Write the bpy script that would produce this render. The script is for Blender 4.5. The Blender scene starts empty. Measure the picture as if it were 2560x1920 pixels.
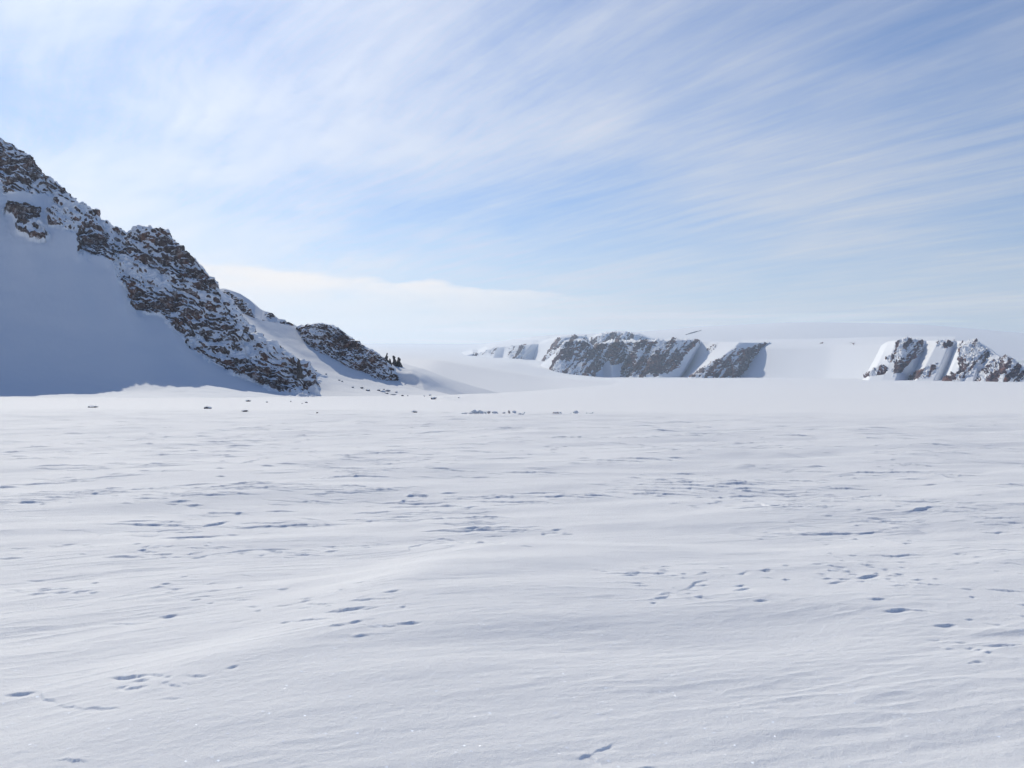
import bpy, bmesh, math, random
import numpy as np
from mathutils import Vector
from math import radians as R

# ------------------------------------------------------------------ camera, world, sun, exposure
F, HZ, CZ = 2400.0, 930.0, 1.65          # focal length and horizon row of the 2560-px frame; eye height
SUN_AZ, SUN_EL = -27.0, 36.0             # degrees left of the view axis, above the horizon
SKY_STRENGTH, SUN_STRENGTH, EXPOSURE = 0.125, 5.0, -0.68

sc = bpy.context.scene
COL = sc.collection
cd = bpy.data.cameras.new("camera")
cam = bpy.data.objects.new("camera", cd); COL.objects.link(cam)
cam.location = (0, 0, CZ); cam.rotation_euler = (R(90), 0, 0)
cd.sensor_width = 36.0; cd.lens = 36.0 * F / 2560.0
cd.shift_y = (HZ - 960.0) / 2560.0
cd.clip_start = 0.1; cd.clip_end = 60000
sc.camera = cam
sc.view_settings.view_transform = 'Standard'; sc.view_settings.look = 'None'
sc.view_settings.exposure = EXPOSURE; sc.view_settings.gamma = 1.0
sc.render.engine = 'CYCLES'
sc.cycles.max_bounces = 6; sc.cycles.diffuse_bounces = 3; sc.cycles.volume_bounces = 2

SD = (math.sin(R(SUN_AZ)) * math.cos(R(SUN_EL)), math.cos(R(SUN_AZ)) * math.cos(R(SUN_EL)), math.sin(R(SUN_EL)))


class NT:
    """small helper for building node trees"""
    def __init__(s, tree):
        s.t = tree; s.n = tree.nodes; s.l = tree.links
    def node(s, kind, **kw):
        n = s.n.new(kind)
        for k, v in kw.items():
            if k.startswith('i_'):
                n.inputs[k[2:].replace('_', ' ')].default_value = v
            else:
                setattr(n, k, v)
        return n
    def put(s, sock, v):
        if isinstance(v, (int, float, tuple)):
            sock.default_value = v
        else:
            s.l.new(v, sock)
    def math(s, op, a, b=None, c=None, clamp=False):
        n = s.n.new('ShaderNodeMath'); n.operation = op; n.use_clamp = clamp
        for i, v in enumerate((a, b, c)):
            if v is not None: s.put(n.inputs[i], v)
        return n.outputs[0]
    def vmath(s, op, a, b=None, out=0):
        n = s.n.new('ShaderNodeVectorMath'); n.operation = op
        s.put(n.inputs[0], a)
        if b is not None: s.put(n.inputs[1], b)
        return n.outputs[out]
    def ramp(s, v, a, b, lo=0.0, hi=1.0, smooth=True):
        n = s.n.new('ShaderNodeMapRange'); n.interpolation_type = 'SMOOTHSTEP' if smooth else 'LINEAR'
        s.put(n.inputs[0], v)
        for i, q in zip((1, 2, 3, 4), (a, b, lo, hi)): s.put(n.inputs[i], q)
        return n.outputs[0]
    def mix(s, f, a, b):
        n = s.n.new('ShaderNodeMix'); n.data_type = 'RGBA'
        s.put(n.inputs[0], f); s.put(n.inputs[6], a); s.put(n.inputs[7], b)
        return n.outputs[2]
    def noise(s, vec, scale, detail=4.0, rough=0.5, dist=0.0, lac=2.0):
        n = s.n.new('ShaderNodeTexNoise'); n.noise_dimensions = '3D'
        s.l.new(vec, n.inputs['Vector'])
        n.inputs['Scale'].default_value = scale; n.inputs['Detail'].default_value = detail
        n.inputs['Roughness'].default_value = rough; n.inputs['Distortion'].default_value = dist
        n.inputs['Lacunarity'].default_value = lac
        return n.outputs[0]
    def comb(s, x, y, z):
        n = s.n.new('ShaderNodeCombineXYZ')
        for i, v in enumerate((x, y, z)): s.put(n.inputs[i], v)
        return n.outputs[0]


def build_world():
    w = bpy.data.worlds.new("World"); sc.world = w; w.use_nodes = True
    t = NT(w.node_tree); t.n.clear()
    out = t.node('ShaderNodeOutputWorld'); bg = t.node('ShaderNodeBackground')
    t.l.new(bg.outputs[0], out.inputs[0]); bg.inputs[1].default_value = SKY_STRENGTH
    sky = t.node('ShaderNodeTexSky', sky_type='NISHITA', sun_disc=False)
    sky.sun_elevation = R(SUN_EL); sky.sun_rotation = R(SUN_AZ)
    sky.altitude = 300; sky.air_density = 1.0; sky.dust_density = 0.6; sky.ozone_density = 2.2
    tc = t.node('ShaderNodeTexCoord')
    D = t.vmath('NORMALIZE', tc.outputs['Generated'])
    sep = t.node('ShaderNodeSeparateXYZ'); t.l.new(D, sep.inputs[0])
    x, y, z = sep.outputs
    zc = t.math('MAXIMUM', z, 0.0)
    # cirrus sheet: the view ray met with a (slightly curved) cloud deck
    h = t.math('ADD', zc, 0.045)
    px = t.math('DIVIDE', x, h); py = t.math('DIVIDE', y, h)
    a = R(-31.0)                                    # azimuth along which the streaks run
    ca, sa = math.cos(a), math.sin(a)
    u = t.math('ADD', t.math('MULTIPLY', px, sa), t.math('MULTIPLY', py, ca))       # along
    v = t.math('SUBTRACT', t.math('MULTIPLY', px, ca), t.math('MULTIPLY', py, sa))  # across
    warpv = t.noise(t.comb(t.math('MULTIPLY', u, 0.45), t.math('MULTIPLY', v, 0.6), 3.1), 1.0, 2.0)
    v2 = t.math('ADD', v, t.math('MULTIPLY', t.math('SUBTRACT', warpv, 0.5), 0.35))
    streak = t.noise(t.comb(t.math('MULTIPLY', u, 0.42), t.math('MULTIPLY', v2, 2.9), 0.0), 1.0, 7.0, 0.58)
    fine = t.noise(t.comb(t.math('MULTIPLY', u, 1.5), t.math('MULTIPLY', v2, 10.0), 7.7), 1.0, 6.0, 0.6, 0.2)
    broad = t.noise(t.comb(t.math('MULTIPLY', u, 0.40), t.math('MULTIPLY', v, 0.55), 11.3), 1.0, 3.0, 0.5)
    sundot = t.vmath('DOT_PRODUCT', D, tuple(SD), out=1)
    soft = t.noise(t.comb(t.math('MULTIPLY', u, 1.0), t.math('MULTIPLY', v2, 2.1), 21.0), 1.0, 8.0, 0.64, 0.5)
    sl = t.ramp(x, 0.10, -0.38, 0.38, 0.80)
    strand = t.math('ADD', t.math('MULTIPLY', streak, t.math('SUBTRACT', 1.0, sl)), t.math('MULTIPLY', soft, sl))
    cover = t.math('ADD', t.math('MULTIPLY', strand, 0.72), t.math('MULTIPLY', fine, 0.33))
    cover = t.math('ADD', cover, t.math('MULTIPLY', t.math('SUBTRACT', broad, 0.5), 1.15))
    # the veil is denser on the sun's side of the sky and towards the horizon
    cover = t.math('ADD', cover, t.ramp(x, -0.5, 0.5, 0.11, -0.08, smooth=False))
    cover = t.math('ADD', cover, t.ramp(z, 0.05, 0.40, 0.10, -0.04, smooth=False))
    cir = t.ramp(cover, 0.26, 0.98)
    ahead = t.ramp(y, 0.30, 0.75)                  # the sky behind the viewer is clear
    cir = t.math('MULTIPLY', cir, ahead)
    glow = t.math('POWER', t.math('MAXIMUM', sundot, 0.0), 7.0)
    ccol = t.vmath('SCALE', t.comb(9.6, 9.85, 10.4), None)
    ccol.node.inputs['Scale'].default_value = 1.0
    t.l.new(t.math('ADD', 0.86, t.math('MULTIPLY', glow, 0.75)), ccol.node.inputs['Scale'])
    milk = t.math('MULTIPLY', t.ramp(z, 0.22, 0.0, 0.05, 0.62), ahead)
    veil = t.math('SUBTRACT', 1.0, t.math('MULTIPLY', t.math('SUBTRACT', 1.0, t.math('MULTIPLY', cir, 0.82)), t.math('SUBTRACT', 1.0, milk)))
    base = t.vmath('MULTIPLY', sky.outputs[0], (0.735, 0.925, 1.21))   # white balance of the photograph
    col = t.mix(veil, base, ccol)
    # low cloud bank far away over the ice cap: lumpy upper rim, soft foot
    az = t.math('ARCTAN2', x, y)
    el = t.math('ARCSINE', z)
    rimn = t.noise(t.comb(t.math('MULTIPLY', az, 22.0), t.math('MULTIPLY', el, 60.0), 1.0), 1.0, 5.0, 0.55)
    rim = t.math('ADD', t.math('SUBTRACT', 0.1105, t.math('MULTIPLY', t.math('ADD', az, 0.31), 0.075)),
                 t.math('MULTIPLY', t.math('SUBTRACT', rimn, 0.5), 0.022))
    top = t.ramp(t.math('SUBTRACT', rim, el), -0.001, 0.006)
    low = t.ramp(el, 0.060, 0.098, 0.30, 1.0)
    azf = t.math('MULTIPLY', t.ramp(az, 0.16, -0.05), 1.0)
    puff = t.noise(t.comb(t.math('MULTIPLY', az, 15.0), t.math('MULTIPLY', el, 95.0), 5.0), 1.0, 6.0, 0.6)
    bank = t.math('MULTIPLY', t.math('MULTIPLY', top, low), t.math('MULTIPLY', azf, t.ramp(puff, 0.28, 0.58, 0.45, 1.0)))
    bank = t.math('MULTIPLY', bank, t.ramp(el, 0.015, 0.05))
    col = t.mix(bank, col, t.comb(11.9, 11.4, 11.0))
    # thin low stratus lines close to the horizon
    st = t.noise(t.comb(t.math('MULTIPLY', az, 5.0), t.math('MULTIPLY', el, 130.0), 9.0), 1.0, 4.0, 0.5)
    stf = t.math('MULTIPLY', t.ramp(st, 0.45, 0.7, 0.0, 0.55), t.ramp(el, 0.085, 0.03))
    col = t.mix(stf, col, t.comb(11.0, 11.2, 11.6))
    t.l.new(col, bg.inputs[0])


build_world()
sd = bpy.data.lights.new("sun", 'SUN'); sd.energy = SUN_STRENGTH; sd.angle = R(0.5); sd.color = (1.0, 0.935, 0.785)
sun = bpy.data.objects.new("sun", sd); COL.objects.link(sun)
sun.rotation_euler = (R(90 - SUN_EL), 0, R(180 - SUN_AZ)); sun.location = (0, 0, 500)

# ------------------------------------------------------------------ numeric noise
_rng = np.random.RandomState(7)
_perm = np.concatenate([_rng.permutation(256)] * 3).astype(np.int32)
_g2 = np.stack([np.cos(np.arange(256) * 2 * np.pi / 256), np.sin(np.arange(256) * 2 * np.pi / 256)], 1).astype(np.float32)
_v = _rng.normal(size=(256, 3)); _g3 = (_v / np.linalg.norm(_v, axis=1)[:, None]).astype(np.float32)


def n2(x, y, seed=0):
    x = np.asarray(x, np.float64) + seed * 17.13; y = np.asarray(y, np.float64) - seed * 9.71
    xi = np.floor(x).astype(np.int64); yi = np.floor(y).astype(np.int64)
    xf = (x - xi).astype(np.float32); yf = (y - yi).astype(np.float32)
    xi = (xi & 255).astype(np.int32); yi = (yi & 255).astype(np.int32)
    u = xf * xf * xf * (xf * (xf * 6 - 15) + 10); v = yf * yf * yf * (yf * (yf * 6 - 15) + 10)
    def g(i, j):
        gg = _g2[_perm[_perm[(xi + i) & 255] + ((yi + j) & 255)]]
        return gg[..., 0] * (xf - i) + gg[..., 1] * (yf - j)
    a = g(0, 0); a = a + u * (g(1, 0) - a)
    b = g(0, 1); b = b + u * (g(1, 1) - b)
    return (a + v * (b - a)) * 1.5


def n3(P, s, seed=0):
    P = np.asarray(P, np.float64) * s + np.array([seed * 13.7, -seed * 5.3, seed * 8.9])
    I = np.floor(P).astype(np.int64); f = (P - I).astype(np.float32); I = (I & 255).astype(np.int32)
    w = f * f * f * (f * (f * 6 - 15) + 10)
    def g(i, j, k):
        q = _perm[_perm[_perm[(I[..., 0] + i) & 255] + ((I[..., 1] + j) & 255)] + ((I[..., 2] + k) & 255)]
        gg = _g3[q]
        return gg[..., 0] * (f[..., 0] - i) + gg[..., 1] * (f[..., 1] - j) + gg[..., 2] * (f[..., 2] - k)
    L = lambda a, b, t: a + t * (b - a)
    x0 = L(L(g(0, 0, 0), g(1, 0, 0), w[..., 0]), L(g(0, 1, 0), g(1, 1, 0), w[..., 0]), w[..., 1])
    x1 = L(L(g(0, 0, 1), g(1, 0, 1), w[..., 0]), L(g(0, 1, 1), g(1, 1, 1), w[..., 0]), w[..., 1])
    return L(x0, x1, w[..., 2]) * 1.5


def fbm3(P, s, o=4, seed=0, gain=0.5):
    r = 0; a = 1.0
    for i in range(o):
        r = r + a * n3(P, s * 2.03 ** i, seed + i); a *= gain
    return r


def fbm2(x, y, o=4, seed=0, gain=0.5):
    r = 0; a = 1.0
    for i in range(o):
        r = r + a * n2(x * 2.03 ** i, y * 2.03 ** i, seed + i); a *= gain
    return r


def sstep(a, b, x):
    t = np.clip((x - a) / (b - a), 0, 1)
    return t * t * (3 - 2 * t)


# ------------------------------------------------------------------ the lie of the land
_qk = np.array([0, 45, 100, 300, 600, 700, 1000, 1500, 2200, 3000, 4000, 5000, 7000, 16000], float)
_rk = np.array([0, 1030, 1018, 1005, 995, 991, 981, 970, 961, 953, 947, 943, 939, 935], float)
_zk = CZ - _qk * (_rk - HZ) / F; _zk[0] = 0.0; _zk[-1] = _zk[-2]
_ql = np.concatenate([np.linspace(0, 44, 60), np.geomspace(45, 16000, 900)])
_zl = np.interp(_ql, _qk, _zk)
_lin = np.linspace(0, 16000, 40001)
_zz = np.interp(_lin, _ql, _zl)
def _smooth(lo, hi, w):
    k = np.hanning(2 * w + 3); k /= k.sum()
    s = np.convolve(np.pad(_zz, w + 1, mode='edge'), k, 'valid')
    m = sstep(lo, hi, _lin)
    return _zz * (1 - m) + s * m
_zz = _smooth(10, 30, 30)
_zz = _smooth(120, 300, 160)
_zz = _smooth(900, 1600, 700)


def ground_z(x, y):
    q = np.abs(y) + 0.12 * np.clip(x, -300, 300)
    return np.interp(np.maximum(q, 0), _lin, _zz)


def W(px, row, d):
    return ((px - 1280.0) / F * d, d, CZ + (HZ - row) / F * d)


def on_ground(px, d, dz=0.0):
    x = (px - 1280.0) / F * d
    return (x, d, float(ground_z(x, d)) + dz)


def pix_ground(px, row, lift=0.0):
    """point of the smooth ground met by that line of sight"""
    d = 10.0
    ds = np.concatenate([np.arange(1.5, 60, 0.02), np.geomspace(60, 6000, 3000)])
    x = (px - 1280.0) / F * ds
    ray = CZ + (HZ - row) / F * ds
    hit = np.nonzero(ray <= ground_z(x, ds) + lift)[0]
    i = hit[0] if len(hit) else len(ds) - 1
    return float(x[i]), float(ds[i])


# ------------------------------------------------------------------ mesh and material helpers
def grid_mesh(name, P, flip=False, attrs=None, closed=False):
    """P: (nv, nu, 3) lattice of points -> one smooth mesh"""
    nv, nu = P.shape[:2]
    idx = np.arange(nv * nu).reshape(nv, nu)
    if closed:
        idx = np.concatenate([idx, idx[:, :1]], 1)
    q = np.stack([idx[:-1, :-1], idx[:-1, 1:], idx[1:, 1:], idx[1:, :-1]], -1).reshape(-1, 4)
    if flip: q = q[:, ::-1]
    me = bpy.data.meshes.new(name)
    me.vertices.add(nv * nu); me.vertices.foreach_set('co', P.astype(np.float32).ravel())
    me.loops.add(q.size); me.loops.foreach_set('vertex_index', q.astype(np.int32).ravel())
    me.polygons.add(len(q)); me.polygons.foreach_set('loop_start', np.arange(0, q.size, 4, dtype=np.int32))
    me.polygons.foreach_set('loop_total', np.full(len(q), 4, np.int32))
    me.polygons.foreach_set('use_smooth', np.ones(len(q), bool))
    me.update(calc_edges=True); me.validate()
    for k, v in (attrs or {}).items():
        at = me.attributes.new(k, 'FLOAT', 'POINT'); at.data.foreach_set('value', v.astype(np.float32).ravel())
    o = bpy.data.objects.new(name, me); COL.objects.link(o)
    return o


def tag(o, label, cat, group=None, kind=None, mat=None):
    o['label'] = label; o['category'] = cat
    if group: o['group'] = group
    if kind: o['kind'] = kind
    if mat is not None: o.data.materials.append(mat)
    return o


def new_mat(name):
    m = bpy.data.materials.new(name); m.use_nodes = True
    t = NT(m.node_tree); t.n.clear()
    out = t.node('ShaderNodeOutputMaterial'); b = t.node('ShaderNodeBsdfPrincipled')
    t.l.new(b.outputs[0], out.inputs[0])
    return m, t, b


SNOW = (0.86, 0.875, 0.90, 1)


def snow_material(name, grain=True):
    m, t, b = new_mat(name)
    tc = t.node('ShaderNodeTexCoord'); P = tc.outputs['Object']
    n = t.noise(P, 0.35, 5.0, 0.6)
    t.put(b.inputs['Base Color'], t.mix(t.ramp(n, 0.3, 0.7), (0.85, 0.857, 0.872, 1), (0.89, 0.893, 0.90, 1)))
    b.inputs['Roughness'].default_value = 0.8
    b.inputs['Specular IOR Level'].default_value = 0.12
    if grain:
        b.subsurface_method = 'BURLEY'
        b.inputs['Subsurface Weight'].default_value = 0.55; b.inputs['Subsurface Scale'].default_value = 0.032
        b.inputs['Subsurface Radius'].default_value = (0.9, 1.0, 1.1)
        hgt = t.math('ADD', t.math('MULTIPLY', t.noise(P, 38.0, 4.0, 0.65), 0.007),
                     t.math('MULTIPLY', t.noise(P, 150.0, 2.0, 0.6), 0.0042))
        bump = t.node('ShaderNodeBump'); bump.inputs['Strength'].default_value = 0.75
        bump.inputs['Distance'].default_value = 1.0
        t.l.new(hgt, bump.inputs['Height']); t.l.new(bump.outputs[0], b.inputs['Normal'])
        # stray ice crystals that catch the sun
        vo = t.node('ShaderNodeTexVoronoi'); vo.feature = 'F1'; vo.inputs['Scale'].default_value = 30.0
        t.l.new(P, vo.inputs['Vector'])
        near = t.ramp(vo.outputs['Distance'], 0.20, 0.15)
        cs = t.node('ShaderNodeSeparateColor'); t.l.new(vo.outputs['Color'], cs.inputs[0])
        pick = t.math('GREATER_THAN', cs.outputs[0], 0.90)
        cry = t.math('MULTIPLY', near, pick)
        gl = t.node('ShaderNodeBsdfGlossy'); gl.inputs['Roughness'].default_value = 0.09
        nv = t.vmath('SUBTRACT', vo.outputs['Color'], (0.5, 0.5, 0.5))
        nv = t.vmath('NORMALIZE', t.vmath('ADD', t.vmath('MULTIPLY', nv, (1.3, 1.3, 0.4)), (0, 0, 0.8)))
        t.l.new(nv, gl.inputs['Normal'])
        t.l.new(t.mix(cry, (0, 0, 0, 1), (0.8, 0.8, 0.8, 1)), gl.inputs['Color'])
        ms = t.node('ShaderNodeAddShader')
        t.l.new(b.outputs[0], ms.inputs[0]); t.l.new(gl.outputs[0], ms.inputs[1])
        out = [q for q in t.n if q.type == 'OUTPUT_MATERIAL'][0]
        t.l.new(ms.outputs[0], out.inputs[0])
    return m


def rock_material(name, scale, dark=(0.068, 0.046, 0.045, 1), warm=(0.205, 0.098, 0.064, 1), grey=(0.118, 0.088, 0.084, 1), dust=0.5):
    """bare rock where the attribute 'rock' is high, snow elsewhere; scale = size of a rock block in metres"""
    m, t, b = new_mat(name)
    tc = t.node('ShaderNodeTexCoord'); P = tc.outputs['Object']
    at = t.node('ShaderNodeAttribute'); at.attribute_name = 'rock'
    na = t.noise(P, 0.28 / scale, 5.0, 0.6); nb = t.noise(P, 1.1 / scale, 4.0, 0.6); nc = t.noise(P, 4.5 / scale, 3.0, 0.6)
    col = t.mix(t.ramp(na, 0.42, 0.60), grey, warm)
    col = t.mix(t.ramp(nb, 0.40, 0.66), dark, col)
    f = t.math('ADD', at.outputs['Fac'], t.math('MULTIPLY', t.math('SUBTRACT', nc, 0.5), 0.8))
    f = t.ramp(f, 0.40, 0.60)
    thin = t.math('SUBTRACT', 1.0, t.math('MULTIPLY', t.ramp(t.noise(P, 2.2 / scale, 4.0, 0.7), 0.48, 0.72), dust))
    f = t.math('MULTIPLY', f, thin)
    t.put(b.inputs['Base Color'], t.mix(f, SNOW, col))
    b.inputs['Roughness'].default_value = 0.85; b.inputs['Specular IOR Level'].default_value = 0.15
    bump = t.node('ShaderNodeBump'); bump.inputs['Strength'].default_value = 0.5
    bump.inputs['Distance'].default_value = 0.35 * scale
    t.l.new(t.math('MULTIPLY', t.math('ADD', nb, nc), f), bump.inputs['Height']); t.l.new(bump.outputs[0], b.inputs['Normal'])
    return m


M_FIELD = snow_material('snow_crust')
M_SNOW = snow_material('snow_far', grain=False)
M_CRAG = rock_material('crag_rock', 6.0)
M_CLIFF = rock_material('cliff_rock', 26.0, dark=(0.060, 0.030, 0.038, 1), warm=(0.260, 0.098, 0.055, 1), grey=(0.140, 0.074, 0.078, 1), dust=0.1)


def resample(pts, n, by_index=False):
    pts = np.array(pts, float)
    if by_index:
        s = np.arange(len(pts), dtype=float)
    else:
        s = np.concatenate([[0], np.cumsum(np.linalg.norm(np.diff(pts, axis=0), axis=1))])
    u = np.linspace(0, s[-1], n)
    return np.stack([np.interp(u, s, pts[:, k]) for k in range(3)], 1)


def lattice(curves, nu, segs, by_index=False):
    """curves: list of point lists; segs: list of (rows, power) between neighbours, power > 1 falls steeply first"""
    C = [resample(c, nu, by_index) for c in curves]
    rows = []
    for i, (nr, pw) in enumerate(segs):
        for k in range(nr):
            s = k / nr
            sz = 1 - (1 - s) ** pw if pw >= 1 else s ** (1 / pw)
            p = C[i] * (1 - s) + C[i + 1] * s
            p[:, 2] = C[i][:, 2] * (1 - sz) + C[i + 1][:, 2] * sz
            rows.append(p)
    rows.append(C[-1])
    return np.array(rows)


def lattice_normals(P):
    du = np.gradient(P, axis=1); dv = np.gradient(P, axis=0)
    n = np.cross(du, dv); l = np.linalg.norm(n, axis=2, keepdims=True); l[l == 0] = 1
    return n / l


def project(P):
    d = np.maximum(P[..., 1], 1.0)
    return 1280 + P[..., 0] / d * F, HZ - (P[..., 2] - CZ) / d * F


def poly_sd(px, py, poly):
    """signed distance to a polygon, positive inside"""
    poly = np.array(poly, float); n = len(poly)
    inside = np.zeros(px.shape, bool); best = np.full(px.shape, 1e9)
    for i in range(n):
        ax, ay = poly[i]; bx, by = poly[(i + 1) % n]
        if ay != by:
            c = ((ay > py) != (by > py)) & (px < (bx - ax) * (py - ay) / (by - ay) + ax)
            inside ^= c
        ex, ey = bx - ax, by - ay
        t = np.clip(((px - ax) * ex + (py - ay) * ey) / (ex * ex + ey * ey + 1e-9), 0, 1)
        best = np.minimum(best, np.hypot(px - ax - t * ex, py - ay - t * ey))
    return np.where(inside, best, -best)


def rock_zone(P, polys, wob, wscale, seed=0):
    px, py = project(P)
    sdm = np.full(px.shape, -1e9)
    for p in polys:
        sdm = np.maximum(sdm, poly_sd(px, py, p))
    return sdm + wob * fbm3(P, wscale, 4, seed + 40)


def box_smooth(A, w, n=2):
    for _ in range(n):
        for ax in (0, 1):
            k = np.ones(2 * w + 1) / (2 * w + 1)
            pad = [(0, 0)] * A.ndim; pad[ax] = (w, w)
            B = np.pad(A, pad, mode='edge')
            A = np.apply_along_axis(lambda v: np.convolve(v, k, 'valid'), ax, B) if A.shape[0] * A.shape[1] < 4e4 else _cs(B, w, ax)
    return A


def _cs(B, w, ax):
    c = np.cumsum(B, axis=ax); z = np.zeros_like(np.take(c, [0], axis=ax)); c = np.concatenate([z, c], ax)
    n = B.shape[ax] - 2 * w
    hi = np.take(c, np.arange(2 * w + 1, 2 * w + 1 + n), axis=ax); lo = np.take(c, np.arange(0, n), axis=ax)
    return (hi - lo) / (2 * w + 1)


def crag(P, sdm, edge, block, strata, amp, snow_bias=0.0, seed=0, up=0.45, chutes=None):
    """Roughen the rock zone of a lattice into blocks and ledges; return (P, rock attribute)."""
    N = lattice_normals(P)
    m = sstep(-edge, edge, sdm)
    big = fbm3(P, 1 / (block * 7), 3, seed)
    med = np.abs(fbm3(P, 1 / (block * 2.2), 3, seed + 5))
    sml = fbm3(P, 1 / block, 3, seed + 9, 0.6)
    sv = np.array(strata[:3]); sv = sv / np.linalg.norm(sv)
    ph = (P @ sv) / strata[3] + 1.3 * fbm3(P, 1 / (block * 6), 3, seed + 13)
    saw = (ph - np.floor(ph)); saw = saw ** 2.0
    disp = amp * (2.2 * big - 1.3 * med + 0.75 * sml + 0.55 * (saw - 0.35))
    Q = P + N * (m * disp)[..., None]
    N2 = lattice_normals(Q)
    if N2[..., 2].mean() < 0: N2 = -N2
    nz = box_smooth(N2[..., 2:3], 1, 1)[..., 0]
    lay = nz - up + 0.28 * fbm3(P, 1 / (block * 1.2), 3, seed + 21) + snow_bias
    if chutes is not None: lay = lay + chutes
    rock = m * (1 - sstep(-0.10, 0.14, lay))
    return Q, rock


# ------------------------------------------------------------------ left mountain
def build_mountain():
    crest = [(-420, 120, 790), (-200, 235, 775), (-90, 290, 768), (0, 345, 760), (28, 354, 760), (45, 368, 758), (62, 380, 757), (80, 408, 755),
             (96, 430, 754), (106, 446, 753), (118, 452, 752), (140, 460, 751), (152, 462, 750), (172, 484, 749), (190, 505, 748), (232, 540, 746),
             (262, 558, 744), (285, 570, 743), (298, 580, 742), (322, 578, 741), (336, 570, 741), (365, 568, 740), (392, 572, 739), (412, 584, 737),
             (432, 601, 735), (441, 618, 734), (462, 634, 732), (488, 642, 730), (497, 660, 728), (514, 678, 726), (530, 706, 723), (541, 720, 721),
             (555, 745, 719), (572, 780, 716), (597, 808, 713), (612, 830, 711), (652, 850, 708), (690, 872, 705), (716, 884, 703), (738, 905, 701),
             (752, 930, 699), (764, 950, 696), (772, 972, 693), (790, 991, 690)]
    C = [W(*p) for p in crest]
    back = [(x * 1.10 + 60, d + 190 + 30 * math.sin(i), float(ground_z(x, d + 190)) - 6) for i, (x, d, z) in enumerate(C)]
    back2 = [(x * 1.03 + 14, d + 45, z * 0.72 + 0.28 * float(ground_z(x, d)) - 4) for x, d, z in C]
    low = [(-420, 400, 735), (-150, 440, 726), (0, 500, 716), (12, 520, 714), (80, 530, 710), (121, 560, 706), (191, 585, 702), (215, 625, 700), (283, 645, 698),
           (304, 700, 694), (330, 755, 689), (417, 800, 685), (440, 830, 682), (474, 868, 680), (523, 901, 679), (584, 935, 680), (634, 957, 682),
           (677, 972, 684), (726, 984, 686), (784, 991, 688)]
    L = [W(*p) for p in low]
    fan = [on_ground(px, d, dz) for px, d, dz in ((-520, 535, 0.6), (-150, 540, 0.6), (0, 548, 0.6), (150, 560, 0.8), (300, 572, 1.2), (370, 582, 2.6), (410, 592, 7.0), (490, 606, 8.0), (560, 622, 4.5), (650, 645, 1.2), (720, 668, 0.5), (795, 686, 0.4))]
    toe = [on_ground(px, d, -0.8) for px, d in ((-620, 400), (-200, 420), (0, 430), (150, 440), (300, 450), (400, 460), (500, 480), (600, 520), (690, 570), (760, 625), (800, 676))]
    skirt = [(x * 0.95, d - 40, z - 7) for x, d, z in toe]
    P = lattice([back, back2, C, L, fan, toe, skirt], 900, [(24, 1.0), (40, 1.2), (330, 1.0), (170, 1.42), (50, 1.0), (20, 1.0)])
    main = [(-420, 90), (-200, 200), (0, 330), (60, 360), (260, 540), (340, 550), (480, 620), (560, 720), (630, 810), (740, 880), (775, 960), (800, 995),
            (726, 989), (677, 974), (634, 959), (584, 936), (523, 902), (500, 880), (474, 868), (462, 830), (428, 812), (402, 780), (362, 784), (340, 768), (321, 754), (318, 718), (303, 704),
            (300, 684), (281, 642), (240, 634), (200, 621), (191, 577), (160, 568), (124, 563), (121, 524), (134, 500), (112, 478), (87, 490), (60, 470),
            (12, 482), (0, 452), (-120, 420), (-420, 390)]
    isl = [(12, 530), (40, 512), (70, 512), (98, 528), (104, 560), (124, 588), (112, 600), (80, 598), (52, 590), (34, 574), (46, 556), (40, 536)]
    isl2 = [(320, 742), (345, 740), (372, 768), (366, 784), (340, 776)]
    sdm = rock_zone(P, [main, isl, isl2], 9.0, 1 / 14.0, 1) + 5.0 * fbm3(P, 1 / 4.5, 2, 71)
    T = P[250:].copy(); S_ = box_smooth(P, 18, 2)[250:]; m_ = sstep(0, 50, np.arange(len(T)))[:, None, None]
    m_ = m_ * (1 - sstep(-30, -2, sdm[250:]))[..., None]
    P[250:] = T * (1 - m_) + S_ * m_
    behind = np.zeros(P.shape[:2]); behind[:64] = 1
    sdm = np.where(behind > 0, 3.0 + 8 * fbm3(P, 1 / 30.0, 3, 77), sdm)
    # snow ledges and gullies slanting down across the rock band
    px, py = project(P)
    g = np.maximum.reduce([poly_sd(px, py, [(70, 470), (140, 478), (150, 500), (90, 492)]),
                           poly_sd(px, py, [(270, 640), (330, 625), (350, 660), (300, 672)]),
                           poly_sd(px, py, [(400, 690), (480, 700), (530, 760), (470, 740)]),
                           poly_sd(px, py, [(560, 870), (640, 880), (660, 905), (590, 900)])])
    bias = 0.30 * sstep(-6, 8, g) + 0.55 * fbm3(P, 1 / 34.0, 3, 31) + 0.20
    bias = bias - 0.25 * sstep(-4, 4, poly_sd(px, py, isl)) - 0.12 * sstep(-4, 6, poly_sd(px, py, isl2))
    N = lattice_normals(P)
    soft = (1.2 * fbm3(P, 1 / 60.0, 3, 3) + 0.14 * fbm3(P * np.array([1.0, 1.0, 0.35]), 1 / 9.0, 3, 83)) * (1 - sstep(-20, 6, sdm))
    fade = np.ones(P.shape[:2]); fade[-40:] = np.linspace(1, 0, 40)[:, None]
    P = P + N * (soft * fade)[..., None]
    P, rock = crag(P, sdm, 5.0, 7.0, (0.55, 0.25, 0.80, 8.0), 3.1, bias, 2, up=0.60)
    o = grid_mesh('mountain', P, flip=True, attrs={'rock': rock})
    return tag(o, 'steep snowy mountain ridge with a dark broken rock band, in shadow', 'mountain', kind='structure', mat=M_CRAG)


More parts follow.
